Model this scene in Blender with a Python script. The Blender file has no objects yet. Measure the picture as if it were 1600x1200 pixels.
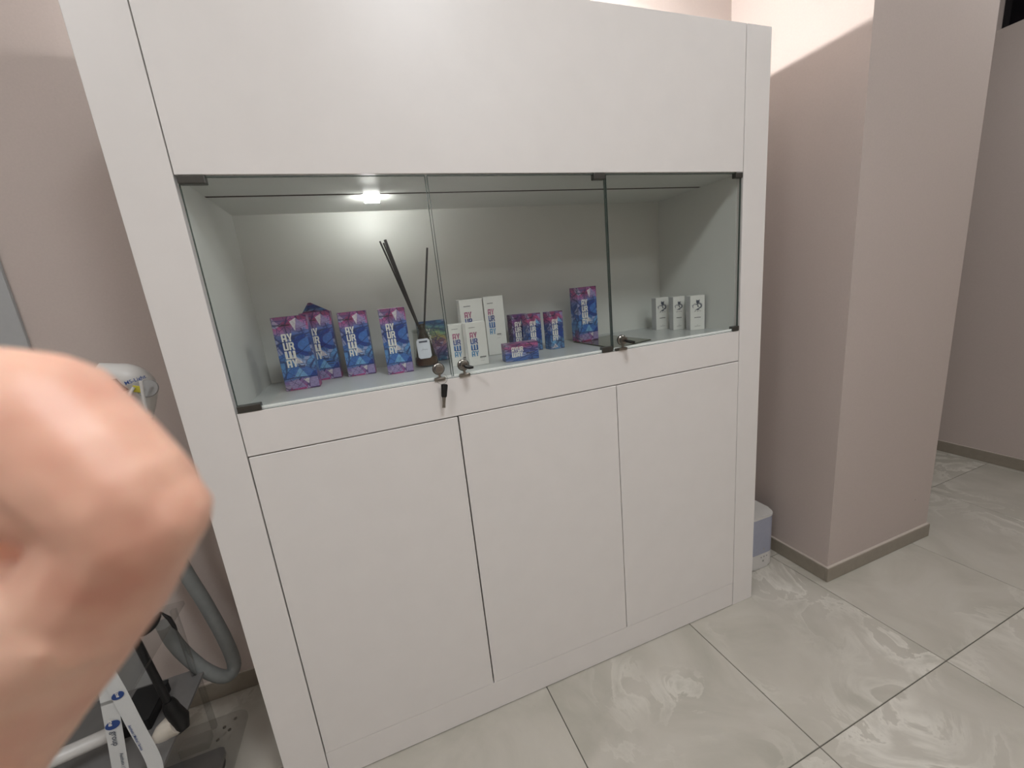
import bpy, bmesh, math, random
from mathutils import Vector, Matrix, noise

scene = bpy.context.scene
COL = scene.collection
PI = math.pi

# ------------------------------------------------------------------ camera
CAM_R = ((0.9345907, -0.3416231, -0.0991659),
         (-0.1674199, -0.1764563, -0.9699658),
         (0.3138643, 0.9231234, -0.2221089))       # rows: right, down, forward
CAM_C = Vector((0.3023902, -1.0395261, 1.2995574))
FPX = 636.2455
cam_data = bpy.data.cameras.new('camera')
cam_data.sensor_fit = 'HORIZONTAL'
cam_data.sensor_width = 36.0
cam_data.lens = FPX / 1600.0 * 36.0
cam_data.clip_start = 0.005
cam_data.clip_end = 50
cam_data.dof.use_dof = True
cam_data.dof.focus_distance = 1.35
cam_data.dof.aperture_fstop = 10.5
cam = bpy.data.objects.new('camera', cam_data)
COL.objects.link(cam)
r, d, f = [Vector(v) for v in CAM_R]
cam.matrix_world = Matrix(((r.x, -d.x, -f.x, CAM_C.x), (r.y, -d.y, -f.y, CAM_C.y), (r.z, -d.z, -f.z, CAM_C.z), (0, 0, 0, 1)))
scene.camera = cam


def at(px, py, depth):
    """a point seen in direction (px, py) of the 1600x1200 photo, depth metres ahead of the lens"""
    return CAM_C + r * ((px - 800) / FPX * depth) + d * ((py - 600) / FPX * depth) + f * depth


def aty(px, py, y):
    """the same direction, where it meets the upright plane at depth y behind the cabinet front"""
    q = r * ((px - 800) / FPX) + d * ((py - 600) / FPX) + f
    return CAM_C + q * ((y - CAM_C.y) / q.y)


# ------------------------------------------------------------------ world, light, exposure
world = bpy.data.worlds.new('world')
scene.world = world
world.use_nodes = True
world.node_tree.nodes['Background'].inputs[0].default_value = (0.9, 0.93, 1.0, 1)
world.node_tree.nodes['Background'].inputs[1].default_value = 0.02
vs = scene.view_settings
vs.view_transform = 'Standard'
vs.look = 'None'
vs.gamma = 1.0
vs.use_curve_mapping = False
vs.exposure = 0.12


def area(name, loc, size, power, color=(0.95, 0.985, 1.02), target=None, spread=180):
    l = bpy.data.lights.new(name, 'AREA')
    l.shape = 'DISK'
    l.size = size
    l.energy = power
    l.color = color
    l.spread = math.radians(spread)
    o = bpy.data.objects.new(name, l)
    COL.objects.link(o)
    o.location = loc
    if target:
        o.rotation_euler = (Vector(target) - Vector(loc)).to_track_quat('-Z', 'Y').to_euler()
    return o


CEIL = 2.95
CEILING_LAMPS = [((0.75, -1.4), 18), ((-1.0, -1.4), 14), ((2.95, -0.5), 8), ((1.5, -2.6), 13)]
for (lx, ly), pw in CEILING_LAMPS:
    area('ceiling_lamp_light', (lx, ly, CEIL - 0.03), 0.5, pw)


# ------------------------------------------------------------------ material helpers
def lin(c):
    c = c / 255.0
    return c / 12.92 if c <= 0.04045 else ((c + 0.055) / 1.055) ** 2.4


def S(*rgb):
    return tuple(lin(c) for c in rgb) + (1,)


class NT:
    def __init__(self, name):
        self.m = bpy.data.materials.new(name)
        self.m.use_nodes = True
        self.t = self.m.node_tree
        self.b = self.t.nodes['Principled BSDF']
        self.out = self.t.nodes['Material Output']

    def n(self, typ, **kw):
        x = self.t.nodes.new(typ)
        for k, v in kw.items():
            if k in x.bl_rna.properties:
                setattr(x, k, v)
            else:
                x.inputs[k.replace('_', ' ')].default_value = v
        return x

    def l(self, a, b):
        self.t.links.new(a, b)

    def ramp(self, stops, fac=None, interp='LINEAR'):
        x = self.t.nodes.new('ShaderNodeValToRGB')
        x.color_ramp.interpolation = interp
        e = x.color_ramp.elements
        while len(e) < len(stops):
            e.new(0.5)
        for i, (p, c) in enumerate(stops):
            e[i].position = p
            e[i].color = c
        if fac:
            self.l(fac, x.inputs[0])
        return x

    def mix(self, a, b, fac, blend='MIX'):
        x = self.t.nodes.new('ShaderNodeMix')
        x.data_type = 'RGBA'
        x.blend_type = blend
        for idx, v in ((0, fac), (6, a), (7, b)):
            if hasattr(v, 'is_output'):
                self.l(v, x.inputs[idx])
            else:
                x.inputs[idx].default_value = v
        return x.outputs[2]

    def bump(self, h, strength, dist=0.001):
        x = self.t.nodes.new('ShaderNodeBump')
        x.inputs['Strength'].default_value = strength
        x.inputs['Distance'].default_value = dist
        self.l(h, x.inputs['Height'])
        self.l(x.outputs[0], self.b.inputs['Normal'])


def plain(name, color, rough=0.5, metal=0.0, grain=0.03, scale=60.0, spec=0.5, bump=0.0):
    k = NT(name)
    tc = k.n('ShaderNodeTexCoord')
    nz = k.n('ShaderNodeTexNoise', Scale=scale, Detail=3.0)
    k.l(tc.outputs['Object'], nz.inputs['Vector'])
    lo = tuple(c * (1 - grain) for c in color[:3]) + (1,)
    hi = tuple(min(1, c * (1 + grain)) for c in color[:3]) + (1,)
    rp = k.ramp([(0.3, lo), (0.7, hi)], nz.outputs[0])
    k.l(rp.outputs[0], k.b.inputs['Base Color'])
    k.b.inputs['Roughness'].default_value = rough
    k.b.inputs['Metallic'].default_value = metal
    k.b.inputs['Specular IOR Level'].default_value = spec
    if bump:
        k.bump(nz.outputs[0], bump)
    return k.m


def glass(name, tint, ior=1.5, rough=0.0, extra=0.0):
    k = NT(name)
    k.t.nodes.remove(k.b)
    tr = k.n('ShaderNodeBsdfTransparent', Color=tint)
    gl = k.n('ShaderNodeBsdfGlossy', Roughness=rough)
    lw_ = k.n('ShaderNodeLayerWeight', Blend=0.5)      # Schlick reflectance, the same from both faces of the sheet
    pw_ = k.n('ShaderNodeMath', operation='POWER')
    k.l(lw_.outputs['Facing'], pw_.inputs[0])
    pw_.inputs[1].default_value = 5.0
    f0 = ((ior - 1) / (ior + 1)) ** 2
    ma = k.n('ShaderNodeMath', operation='MULTIPLY_ADD')
    k.l(pw_.outputs[0], ma.inputs[0])
    ma.inputs[1].default_value = 1 - f0
    ma.inputs[2].default_value = f0
    mx = k.n('ShaderNodeMixShader')
    src = ma.outputs[0]
    if extra:
        ad = k.n('ShaderNodeMath', operation='ADD', use_clamp=True)
        k.l(src, ad.inputs[0])
        ad.inputs[1].default_value = extra
        src = ad.outputs[0]
    k.l(src, mx.inputs[0])
    k.l(tr.outputs[0], mx.inputs[1])
    k.l(gl.outputs[0], mx.inputs[2])
    k.l(mx.outputs[0], k.out.inputs[0])
    return k.m


def emit(name, color, strength):
    k = NT(name)
    k.b.inputs['Base Color'].default_value = (0.9, 0.9, 0.9, 1)
    k.b.inputs['Emission Color'].default_value = color
    k.b.inputs['Emission Strength'].default_value = strength
    return k.m


M = {}
M['laminate'] = plain('white_laminate', S(226, 222, 218), 0.38, grain=0.012, scale=14)
M['laminate_in'] = plain('white_laminate_interior', S(214, 215, 210), 0.45, grain=0.012, scale=14)
M['shelf_board'] = plain('pale_grey_shelf_board', S(184, 187, 186), 0.28, grain=0.012, scale=14)  # interior laminate darkened in colour, toning down strong light on the shelf
M['seam'] = plain('dark_seam', S(48, 38, 32), 0.8, spec=0.1)
M['carcass'] = plain('carcass_dark', S(70, 66, 60), 0.8)
M['wall'] = plain('taupe_wall_paint', S(190, 178, 171), 0.75, grain=0.02, scale=180, spec=0.3, bump=0.15)
M['base'] = plain('taupe_baseboard', S(144, 136, 123), 0.4, grain=0.05, scale=40)
M['caulk'] = plain('pale_caulk', S(190, 180, 170), 0.7)
M['ceiling'] = plain('ceiling_white', S(224, 223, 222), 0.8)
M['grout'] = plain('grey_grout', S(96, 92, 84), 0.9)
M['doorgrey'] = plain('grey_door_paint', S(168, 170, 170), 0.5, grain=0.015)
M['dark_glass'] = plain('dark_window_glass', S(8, 9, 16), 0.08)
M['chrome'] = plain('brushed_nickel', S(150, 146, 138), 0.28, metal=1.0, grain=0.05)
M['gunmetal'] = plain('gunmetal_hinge', S(92, 92, 88), 0.35, metal=0.85, grain=0.05)
M['black'] = plain('black_plastic', S(16, 16, 17), 0.45)
M['matteblack'] = plain('black_reed', S(18, 19, 20), 0.7)
M['white_plastic'] = plain('white_plastic', S(208, 206, 202), 0.35, grain=0.01)
M['grey_plastic'] = plain('grey_plastic', S(150, 149, 147), 0.45, grain=0.02)
M['shelf_grey'] = plain('smoky_grey_shelf', S(112, 110, 108), 0.3, grain=0.05, scale=20)
M['hose'] = plain('grey_hose', S(128, 131, 129), 0.5, grain=0.04)
M['cup'] = plain('cream_socket', S(214, 206, 192), 0.45, grain=0.03)
M['ribbon'] = plain('white_ribbon', S(205, 207, 206), 0.7, grain=0.03, scale=900)
M['navy'] = plain('navy_print', S(36, 66, 128), 0.6)
M['inkgrey'] = plain('grey_ink', S(70, 78, 92), 0.6)
M['ink'] = plain('black_ink', S(38, 38, 40), 0.6)
M['inkfaint'] = plain('faint_ink', S(150, 148, 144), 0.6)
M['yellow'] = plain('yellow_sticker', S(190, 180, 60), 0.5)
M['paper'] = plain('white_carton', S(226, 225, 220), 0.5, grain=0.012)
M['letter_white'] = plain('white_lettering', S(236, 234, 226), 0.5)
M['silver'] = plain('silver_carton_side', S(186, 186, 188), 0.3, metal=0.5, grain=0.12, scale=300)
M['label'] = plain('white_label', S(214, 218, 226), 0.5)
M['mist'] = plain('blue_grey_tank', S(160, 164, 180), 0.25, grain=0.02)
M['brochure'] = plain('dark_brochure', S(84, 86, 68), 0.12, grain=0.35, scale=26)
M['insert'] = plain('dark_olive_glass', S(40, 36, 26), 0.15, grain=0.2)
M['amber'] = plain('amber_liquid', S(74, 50, 30), 0.12, grain=0.2, scale=30)
M['flask'] = glass('flask_glass', (0.93, 0.94, 0.91, 1), 1.5, 0.02)
M['pane'] = glass('pane_glass', (0.955, 0.968, 0.958, 1), 1.45)
M['edge'] = plain('polished_glass_edge', S(232, 238, 234), 0.15)  # near-white colour stands in for light caught along the glass edge
M['edge_dark'] = plain('dark_glass_edge', S(70, 82, 76), 0.2)
M['acrylic'] = glass('clear_acrylic', (0.90, 0.90, 0.895, 1), 1.49, 0.08, 0.03)
M['led'] = emit('led_disc', (1, 0.99, 0.97, 1), 210.0)
M['tube'] = emit('led_tube', (1, 0.98, 0.97, 1), 260.0)
M['tube_side'] = emit('led_tube_bright', (1, 0.98, 0.97, 1), 420.0)
M['ledfront'] = emit('led_front_diffuser', (1, 0.99, 0.97, 1), 6.0)
M['lampdisc'] = emit('ceiling_lamp_disc', (1, 0.955, 0.9, 1), 4.0)
for nm, c1, c2 in (('letter_pink', (150, 60, 110), (196, 120, 150)), ('letter_navy', (40, 48, 110), (52, 90, 160)),
                   ('letter_blue', (36, 84, 150), (70, 130, 190)), ('letter_teal', (60, 128, 178), (110, 170, 205))):
    k = NT(nm)
    tc = k.n('ShaderNodeTexCoord')
    vo = k.n('ShaderNodeTexVoronoi', Scale=110.0)
    k.l(tc.outputs['Object'], vo.inputs['Vector'])
    sp = k.n('ShaderNodeSeparateColor')
    k.l(vo.outputs['Color'], sp.inputs[0])
    k.l(k.ramp([(0, S(*c1)), (1, S(*c2))], sp.outputs[0]).outputs[0], k.b.inputs['Base Color'])
    M[nm] = k.m


def tile_material():
    k = NT('marbled_porcelain')
    tc = k.n('ShaderNodeTexCoord')
    oi = k.n('ShaderNodeObjectInfo')
    cx = k.n('ShaderNodeCombineXYZ')
    mu = k.n('ShaderNodeMath', operation='MULTIPLY')
    k.l(oi.outputs['Random'], mu.inputs[0])
    mu.inputs[1].default_value = 37.0
    k.l(mu.outputs[0], cx.inputs[0])
    k.l(mu.outputs[0], cx.inputs[2])
    ad = k.n('ShaderNodeVectorMath', operation='ADD')
    k.l(tc.outputs['Object'], ad.inputs[0])
    k.l(cx.outputs[0], ad.inputs[1])
    n1 = k.n('ShaderNodeTexNoise', Scale=3.2, Detail=6.0, Roughness=0.55, Distortion=0.9)
    k.l(ad.outputs[0], n1.inputs['Vector'])
    base = k.ramp([(0.3, S(170, 166, 154)), (0.55, S(185, 180, 169)), (0.8, S(194, 190, 180))], n1.outputs[0])
    n2 = k.n('ShaderNodeTexNoise', Scale=4.2, Detail=5.0, Roughness=0.6, Distortion=1.6)
    k.l(ad.outputs[0], n2.inputs['Vector'])
    vein = k.ramp([(0.49, (0, 0, 0, 1)), (0.515, (1, 1, 1, 1)), (0.62, (0.12, 0.12, 0.12, 1)), (0.7, (0, 0, 0, 1))], n2.outputs[0])
    n3 = k.n('ShaderNodeTexNoise', Scale=2.2, Detail=2.0)
    k.l(ad.outputs[0], n3.inputs['Vector'])
    patch = k.ramp([(0.47, (0, 0, 0, 1)), (0.62, (1, 1, 1, 1))], n3.outputs[0])
    vm = k.n('ShaderNodeMath', operation='MULTIPLY')
    k.l(vein.outputs[0], vm.inputs[0])
    k.l(patch.outputs[0], vm.inputs[1])
    v2 = k.n('ShaderNodeMath', operation='MULTIPLY')
    k.l(vm.outputs[0], v2.inputs[0])
    v2.inputs[1].default_value = 0.75
    c = k.mix(base.outputs[0], S(218, 214, 204), v2.outputs[0])
    k.l(c, k.b.inputs['Base Color'])
    k.b.inputs['Roughness'].default_value = 0.3
    k.bump(n1.outputs[0], 0.05, 0.002)
    return k.m


M['tile'] = tile_material()


def carton_material(name, stops, light=(0.02, 0.3), axis='Z', lines=1.0, cells=4.0):
    """flat print: watercolour facets crossed by fine dark lines"""
    k = NT(name)
    tc = k.n('ShaderNodeTexCoord')
    mp = k.n('ShaderNodeMapping')
    mp.inputs['Scale'].default_value = (1.0, 0.5, 2.1) if axis == 'Z' else (2.0, 0.5, 1.0)
    k.l(tc.outputs['Generated'], mp.inputs['Vector'])
    nz = k.n('ShaderNodeTexNoise', Scale=2.3, Detail=2.0)
    k.l(mp.outputs[0], nz.inputs['Vector'])
    wv = k.n('ShaderNodeVectorMath', operation='SCALE')
    wv.inputs['Scale'].default_value = 0.10
    k.l(nz.outputs['Color'], wv.inputs[0])
    ad = k.n('ShaderNodeVectorMath', operation='ADD')
    k.l(mp.outputs[0], ad.inputs[0])
    k.l(wv.outputs[0], ad.inputs[1])
    vc = k.n('ShaderNodeTexVoronoi', Scale=cells)
    k.l(ad.outputs[0], vc.inputs['Vector'])
    sc = k.n('ShaderNodeSeparateColor')
    k.l(vc.outputs['Color'], sc.inputs[0])
    sx = k.n('ShaderNodeSeparateXYZ')
    k.l(tc.outputs['Generated'], sx.inputs[0])
    # height + cell jitter drives the palette
    j = k.n('ShaderNodeMath', operation='MULTIPLY_ADD')
    k.l(sc.outputs[0], j.inputs[0])
    j.inputs[1].default_value = 0.16
    k.l(sx.outputs[axis], j.inputs[2])
    j2 = k.n('ShaderNodeMath', operation='SUBTRACT')
    k.l(j.outputs[0], j2.inputs[0])
    j2.inputs[1].default_value = 0.08
    pal = k.ramp([(p, S(*c)) for p, c in stops], j2.outputs[0])
    dk = k.ramp([(0, (0.55, 0.55, 0.6, 1)), (1, (1.35, 1.35, 1.3, 1))], sc.outputs[1])
    c = k.mix(pal.outputs[0], dk.outputs[0], 0.9, 'MULTIPLY')
    # pale facets
    pf = k.ramp([(0.8, (0, 0, 0, 1)), (0.82, (0.5, 0.5, 0.5, 1))], sc.outputs[2], 'CONSTANT')
    c = k.mix(c, S(186, 186, 208), pf.outputs[0])
    # fine dark lines from two cell sizes
    for s, wdt, col in ((cells * 0.5, 0.03, S(22, 36, 82)), (cells * 1.1, 0.03, S(44, 58, 112))):
        ve = k.n('ShaderNodeTexVoronoi', feature='DISTANCE_TO_EDGE', Scale=s)
        k.l(ad.outputs[0], ve.inputs['Vector'])
        lr = k.ramp([(0.0, (0.8 * lines,) * 3 + (1,)), (wdt, (0.55 * lines,) * 3 + (1,)), (wdt * 1.6, (0, 0, 0, 1))], ve.outputs['Distance'])
        c = k.mix(c, col, lr.outputs[0])
    k.l(c, k.b.inputs['Base Color'])
    k.b.inputs['Roughness'].default_value = 0.35
    return k.m


BLUE_STOPS = [(0.0, (176, 74, 132)), (0.05, (150, 96, 150)), (0.14, (132, 118, 176)), (0.18, (84, 128, 190)), (0.34, (96, 152, 206)),
              (0.45, (64, 112, 180)), (0.56, (38, 76, 150)), (0.70, (48, 90, 164)), (0.80, (104, 122, 180)), (0.87, (150, 108, 158)), (0.94, (172, 70, 122)), (1.0, (140, 84, 132))]
SMALL_STOPS = [(0.0, (96, 140, 186)), (0.2, (104, 150, 192)), (0.42, (48, 92, 158)), (0.62, (58, 96, 160)), (0.75, (118, 112, 162)), (0.86, (182, 80, 124)), (0.95, (160, 76, 122)), (1.0, (112, 88, 134))]
PURPLE_STOPS = [(0.0, (76, 118, 160)), (0.25, (84, 108, 150)), (0.45, (96, 86, 134)), (0.65, (122, 82, 134)), (0.85, (136, 78, 132)), (1.0, (110, 74, 130))]
LYING_STOPS = [(0.0, (70, 110, 176)), (0.25, (88, 122, 186)), (0.5, (84, 98, 168)), (0.68, (132, 98, 154)), (0.82, (182, 92, 138)), (1.0, (140, 82, 130))]
RAINBOW_STOPS = [(0.0, (70, 124, 156)), (0.16, (100, 100, 144)), (0.34, (144, 102, 138)), (0.48, (150, 112, 112)), (0.6, (156, 148, 84)), (0.74, (112, 146, 116)), (0.88, (64, 108, 138)), (1.0, (54, 84, 122))]
for nm_, c_ in (('facet_pale', (206, 200, 206)), ('facet_lilac', (150, 138, 182)), ('facet_sky', (112, 168, 214)), ('facet_deep', (30, 66, 144)), ('facet_mid', (62, 112, 184)), ('facet_line', (26, 40, 84)), ('facet_pink', (186, 96, 146))):
    M[nm_] = plain('print_' + nm_, S(*c_), 0.35, grain=0.22, scale=160)
M['carton_blue'] = carton_material('carton_blue_pink', BLUE_STOPS)
M['carton_small'] = carton_material('carton_blue_small', SMALL_STOPS, cells=4.0)
M['carton_purple'] = carton_material('carton_purple', PURPLE_STOPS, cells=4.0)
M['carton_lying'] = carton_material('carton_lying', LYING_STOPS, axis='Z', cells=4.0)
M['carton_rainbow'] = carton_material('carton_rainbow', RAINBOW_STOPS, cells=5.0)


def skin_material():
    k = NT('skin')
    tc = k.n('ShaderNodeTexCoord')
    n1 = k.n('ShaderNodeTexNoise', Scale=70.0, Detail=4.0)
    k.l(tc.outputs['Object'], n1.inputs['Vector'])
    rp = k.ramp([(0.3, S(212, 154, 132)), (0.55, S(228, 180, 156)), (0.75, S(234, 192, 168))], n1.outputs[0])
    k.l(rp.outputs[0], k.b.inputs['Base Color'])
    k.b.inputs['Roughness'].default_value = 0.45
    k.b.inputs['Subsurface Weight'].default_value = 0.25
    k.b.inputs['Subsurface Radius'].default_value = (0.006, 0.002, 0.001)
    k.b.inputs['Subsurface Scale'].default_value = 0.6
    return k.m


M['skin'] = skin_material()
M['sleeve'] = plain('dark_sleeve', S(40, 42, 50), 0.85, grain=0.1, scale=300)


# ------------------------------------------------------------------ mesh helpers
def link(name, bm, mat, parent=None, smooth=None):
    me = bpy.data.meshes.new(name)
    bmesh.ops.recalc_face_normals(bm, faces=bm.faces)
    bm.to_mesh(me)
    bm.free()
    for m in (mat if isinstance(mat, (list, tuple)) else [mat]):
        me.materials.append(M[m] if isinstance(m, str) else m)
    o = bpy.data.objects.new(name, me)
    COL.objects.link(o)
    if parent:
        o.parent = parent
    if smooth is not None:
        me.shade_smooth()
        if smooth < 179:
            me.set_sharp_from_angle(angle=math.radians(smooth))
    return o


def empty(name, loc=(0, 0, 0), rz=0):
    o = bpy.data.objects.new(name, None)
    COL.objects.link(o)
    o.location = loc
    o.rotation_euler = (0, 0, rz)
    o.empty_display_size = 0.05
    return o


def tag(o, label, cat, group=None):
    o['label'] = label
    o['category'] = cat
    if group:
        o['group'] = group
    return o


def struct(o):
    o['kind'] = 'structure'
    return o


def box(bm, x0, x1, y0, y1, z0, z1, bevel=0.0, seg=1):
    ret = bmesh.ops.create_cube(bm, size=1.0)
    vs_ = ret['verts']
    for v in vs_:
        v.co = Vector(((x0 + x1) / 2 + v.co.x * (x1 - x0), (y0 + y1) / 2 + v.co.y * (y1 - y0), (z0 + z1) / 2 + v.co.z * (z1 - z0)))
    if bevel:
        es = set(e for v in vs_ for e in v.link_edges)
        bmesh.ops.bevel(bm, geom=list(es), offset=bevel, segments=seg, affect='EDGES', profile=0.5)


def mbox(name, dims, mat, parent=None, bevel=0.0, seg=1):
    bm = bmesh.new()
    box(bm, *dims, bevel=bevel, seg=seg)
    return link(name, bm, mat, parent)


def tube(bm, pts, rad, n=12, cap=True):
    """swept round tube through pts; rad a number or list"""
    pts = [Vector(p) for p in pts]
    rad = rad if isinstance(rad, (list, tuple)) else [rad] * len(pts)
    rings = []
    up = Vector((0, 0, 1))
    t0 = (pts[1] - pts[0]).normalized()
    if abs(t0.dot(up)) > 0.95:
        up = Vector((0, 1, 0))
    u = t0.cross(up).normalized()
    for i, p in enumerate(pts):
        t = (pts[min(i + 1, len(pts) - 1)] - pts[max(i - 1, 0)]).normalized()
        u = (u - t * u.dot(t)).normalized()
        w = t.cross(u)
        rings.append([bm.verts.new(p + (u * math.cos(2 * PI * j / n) + w * math.sin(2 * PI * j / n)) * rad[i]) for j in range(n)])
    for a, b in zip(rings, rings[1:]):
        for j in range(n):
            bm.faces.new((a[j], a[(j + 1) % n], b[(j + 1) % n], b[j]))
    if cap:
        bm.faces.new(rings[0][::-1])
        bm.faces.new(rings[-1])


def lathe(bm, prof, n=24, mat=Matrix.Identity(4)):
    """prof: list of (radius, height) about z"""
    rings = []
    for rr, h in prof:
        rings.append([bm.verts.new(mat @ Vector((rr * math.cos(2 * PI * j / n), rr * math.sin(2 * PI * j / n), h))) for j in range(n)])
    for a, b in zip(rings, rings[1:]):
        for j in range(n):
            bm.faces.new((a[j], a[(j + 1) % n], b[(j + 1) % n], b[j]))
    bm.faces.new(rings[0][::-1])
    bm.faces.new(rings[-1])


def prism(bm, poly, h0, h1, bevel=0.0, mat=Matrix.Identity(4)):
    a = [bm.verts.new(mat @ Vector((x, y, h0))) for x, y in poly]
    b = [bm.verts.new(mat @ Vector((x, y, h1))) for x, y in poly]
    n = len(poly)
    bm.faces.new(a[::-1])
    bm.faces.new(b)
    for i in range(n):
        bm.faces.new((a[i], a[(i + 1) % n], b[(i + 1) % n], b[i]))


def round_rect(x0, x1, y0, y1, rad, seg=6):
    out = []
    for cx, cy, a0 in ((x1 - rad, y1 - rad, 0), (x0 + rad, y1 - rad, 90), (x0 + rad, y0 + rad, 180), (x1 - rad, y0 + rad, 270)):
        for i in range(seg + 1):
            a = math.radians(a0 + 90 * i / seg)
            out.append((cx + rad * math.cos(a), cy + rad * math.sin(a)))
    return out


def spline(pts, n=8):
    """Catmull-Rom through pts"""
    P = [Vector(p) for p in pts]
    P = [P[0] * 2 - P[1]] + P + [P[-1] * 2 - P[-2]]
    out = []
    for i in range(1, len(P) - 2):
        for k in range(n):
            t = k / n
            a, b, c, e = P[i - 1], P[i], P[i + 1], P[i + 2]
            out.append(0.5 * ((2 * b) + (c - a) * t + (2 * a - 5 * b + 4 * c - e) * t * t + (3 * b - a - 3 * c + e) * t ** 3))
    out.append(P[-2])
    return out


def text_mesh(name, body, size, mat, parent, matrix, bold=0.0, align='LEFT', sx=1.0):
    cu = bpy.data.curves.new(name, 'FONT')
    cu.body = body
    cu.size = size
    cu.align_x = align
    cu.offset = bold
    cu.resolution_u = 3
    tmp = bpy.data.objects.new('tmp', cu)
    COL.objects.link(tmp)
    dg = bpy.context.evaluated_depsgraph_get()
    me = bpy.data.meshes.new_from_object(tmp.evaluated_get(dg))
    bpy.data.objects.remove(tmp)
    me.transform(matrix @ Matrix.Diagonal((sx, 1, 1, 1)))
    me.materials.clear()
    me.materials.append(M[mat])
    o = bpy.data.objects.new(name, me)
    COL.objects.link(o)
    o.parent = parent
    return o


def rect(bm, x0, x1, z0, z1, y, mi=0):
    fc = bm.faces.new([bm.verts.new((x, y, z)) for x, z in ((x0, z0), (x1, z0), (x1, z1), (x0, z1))])
    fc.material_index = mi


def quad(bm, pts, y, mi=0):
    fc = bm.faces.new([bm.verts.new((x, y, z)) for x, z in pts])
    fc.material_index = mi


# ------------------------------------------------------------------ calibrated dimensions
XL, XR, XRO = -0.1012, 1.4828, 1.5818
ZT, ZOT, ZOB, ZDT, ZDB = 1.9838, 1.587, 1.0927, 0.9882, 0.104
S1, S2 = 0.4953, 0.9906
DEP = 0.393
YB = 0.462
XP, YP, XPR, XRW = 1.921, -0.065, 2.585, 3.708
ROOM_X0, ROOM_Y0, ROOM_Y1 = -1.9, -3.2, 1.3

# ------------------------------------------------------------------ the setting
fl = struct(mbox('floor', (ROOM_X0 - 0.1, XRW + 0.6, ROOM_Y0 - 0.1, ROOM_Y1 + 0.1, -0.06, -0.003), 'grout'))
TW, TA = 0.6, 0.0166
TO = Vector((1.2774, -0.4716))
bm = bmesh.new()
box(bm, 0.0014, TW - 0.0014, 0.0014, TW - 0.0014, -0.006, 0.0, bevel=0.0008)
tile0 = link('tile', bm, 'tile', fl)
first = True
for i in range(-6, 5):
    for j in range(-5, 4):
        p = TO + Vector((math.cos(TA), math.sin(TA))) * (i * TW) + Vector((-math.sin(TA), math.cos(TA))) * (j * TW)
        if p.x > XRW or p.y > ROOM_Y1 or p.x + TW < ROOM_X0 or p.y + TW < ROOM_Y0:
            continue
        if j == 1 and XP < p.x - 0.03 and p.x + TW < XPR + 0.03:
            continue
        t = tile0 if first else tile0.copy()
        if not first:
            COL.objects.link(t)
        first = False
        t.location = (p.x, p.y, 0)
        t.rotation_euler = (0, 0, TA)

struct(mbox('ceiling', (ROOM_X0 - 0.1, XRW + 0.5, ROOM_Y0 - 0.1, ROOM_Y1 + 0.1, CEIL, CEIL + 0.1), 'ceiling'))
struct(mbox('wall_back', (ROOM_X0, XP, YB, YB + 0.1, 0, CEIL), 'wall'))
struct(mbox('wall_pillar', (XP, XPR, YP, ROOM_Y1, 0, CEIL), 'wall'))
struct(mbox('wall_left', (ROOM_X0 - 0.1, ROOM_X0, ROOM_Y0, YB + 0.1, 0, CEIL), 'wall'))
struct(mbox('wall_front', (ROOM_X0 - 0.1, XRW + 0.3, ROOM_Y0 - 0.1, ROOM_Y0, 0, CEIL), 'wall'))
struct(mbox('wall_corridor', (XPR, XRW + 0.3, ROOM_Y1, ROOM_Y1 + 0.1, 0, CEIL), 'wall'))
WY0, WY1, WZ0, WZ1 = -0.9, 0.425, 2.385, 2.86
bm = bmesh.new()
box(bm, XRW, XRW + 0.15, ROOM_Y0, ROOM_Y1, 0, WZ0)
box(bm, XRW, XRW + 0.15, ROOM_Y0, ROOM_Y1, WZ1, CEIL)
box(bm, XRW, XRW + 0.15, ROOM_Y0, WY0, WZ0, WZ1)
box(bm, XRW, XRW + 0.15, WY1, ROOM_Y1, WZ0, WZ1)
struct(link('wall_right', bm, 'wall'))
win = struct(empty('window_1', (XRW + 0.07, (WY0 + WY1) / 2, WZ0)))
hw, hh = (WY1 - WY0) / 2, WZ1 - WZ0
mbox('pane', (0.0, 0.006, -hw + 0.004, hw - 0.004, 0.003, hh - 0.003), 'dark_glass', win)

# baseboards with a thin line of pale caulk on top
BBH, BBT = 0.062, 0.011
def baseboard(name, dims, caulk):
    o = struct(mbox(name, dims, 'base', bevel=0.0012))
    mbox('caulk_line', caulk, 'caulk', o)
    return o
baseboard('baseboard_pillar_side', (XP - BBT, XP, YP + 0.0002, YB, 0.0005, BBH), (XP - BBT + 0.002, XP, YP + 0.0002, YB, BBH, BBH + 0.003))
baseboard('baseboard_pillar_front', (XP - BBT, XPR + 0.008, YP - BBT, YP, 0.0005, BBH), (XP - BBT + 0.002, XPR + 0.006, YP - BBT + 0.002, YP, BBH, BBH + 0.003))
baseboard('baseboard_back', (ROOM_X0, XP - BBT, YB - BBT, YB, 0.0005, BBH + 0.008), (ROOM_X0, XP - BBT, YB - BBT + 0.003, YB, BBH + 0.008, BBH + 0.010))
baseboard('baseboard_right', (XRW - BBT, XRW, ROOM_Y0, ROOM_Y1, 0.0005, BBH + 0.006), (XRW - BBT + 0.002, XRW, ROOM_Y0, ROOM_Y1, BBH + 0.006, BBH + 0.008))

# grey flush door in the back wall, far left
dr = struct(mbox('door_1', (-1.47, -0.562, YB - 0.012, YB, 0.072, 2.2), 'doorgrey', bevel=0.0015))
bm = bmesh.new()
tube(bm, [(-1.39, YB - 0.012, 1.02), (-1.39, YB - 0.06, 1.02), (-1.27, YB - 0.06, 1.02)], 0.009, 10)
link('door_handle', bm, 'chrome', dr, 40)

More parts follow.
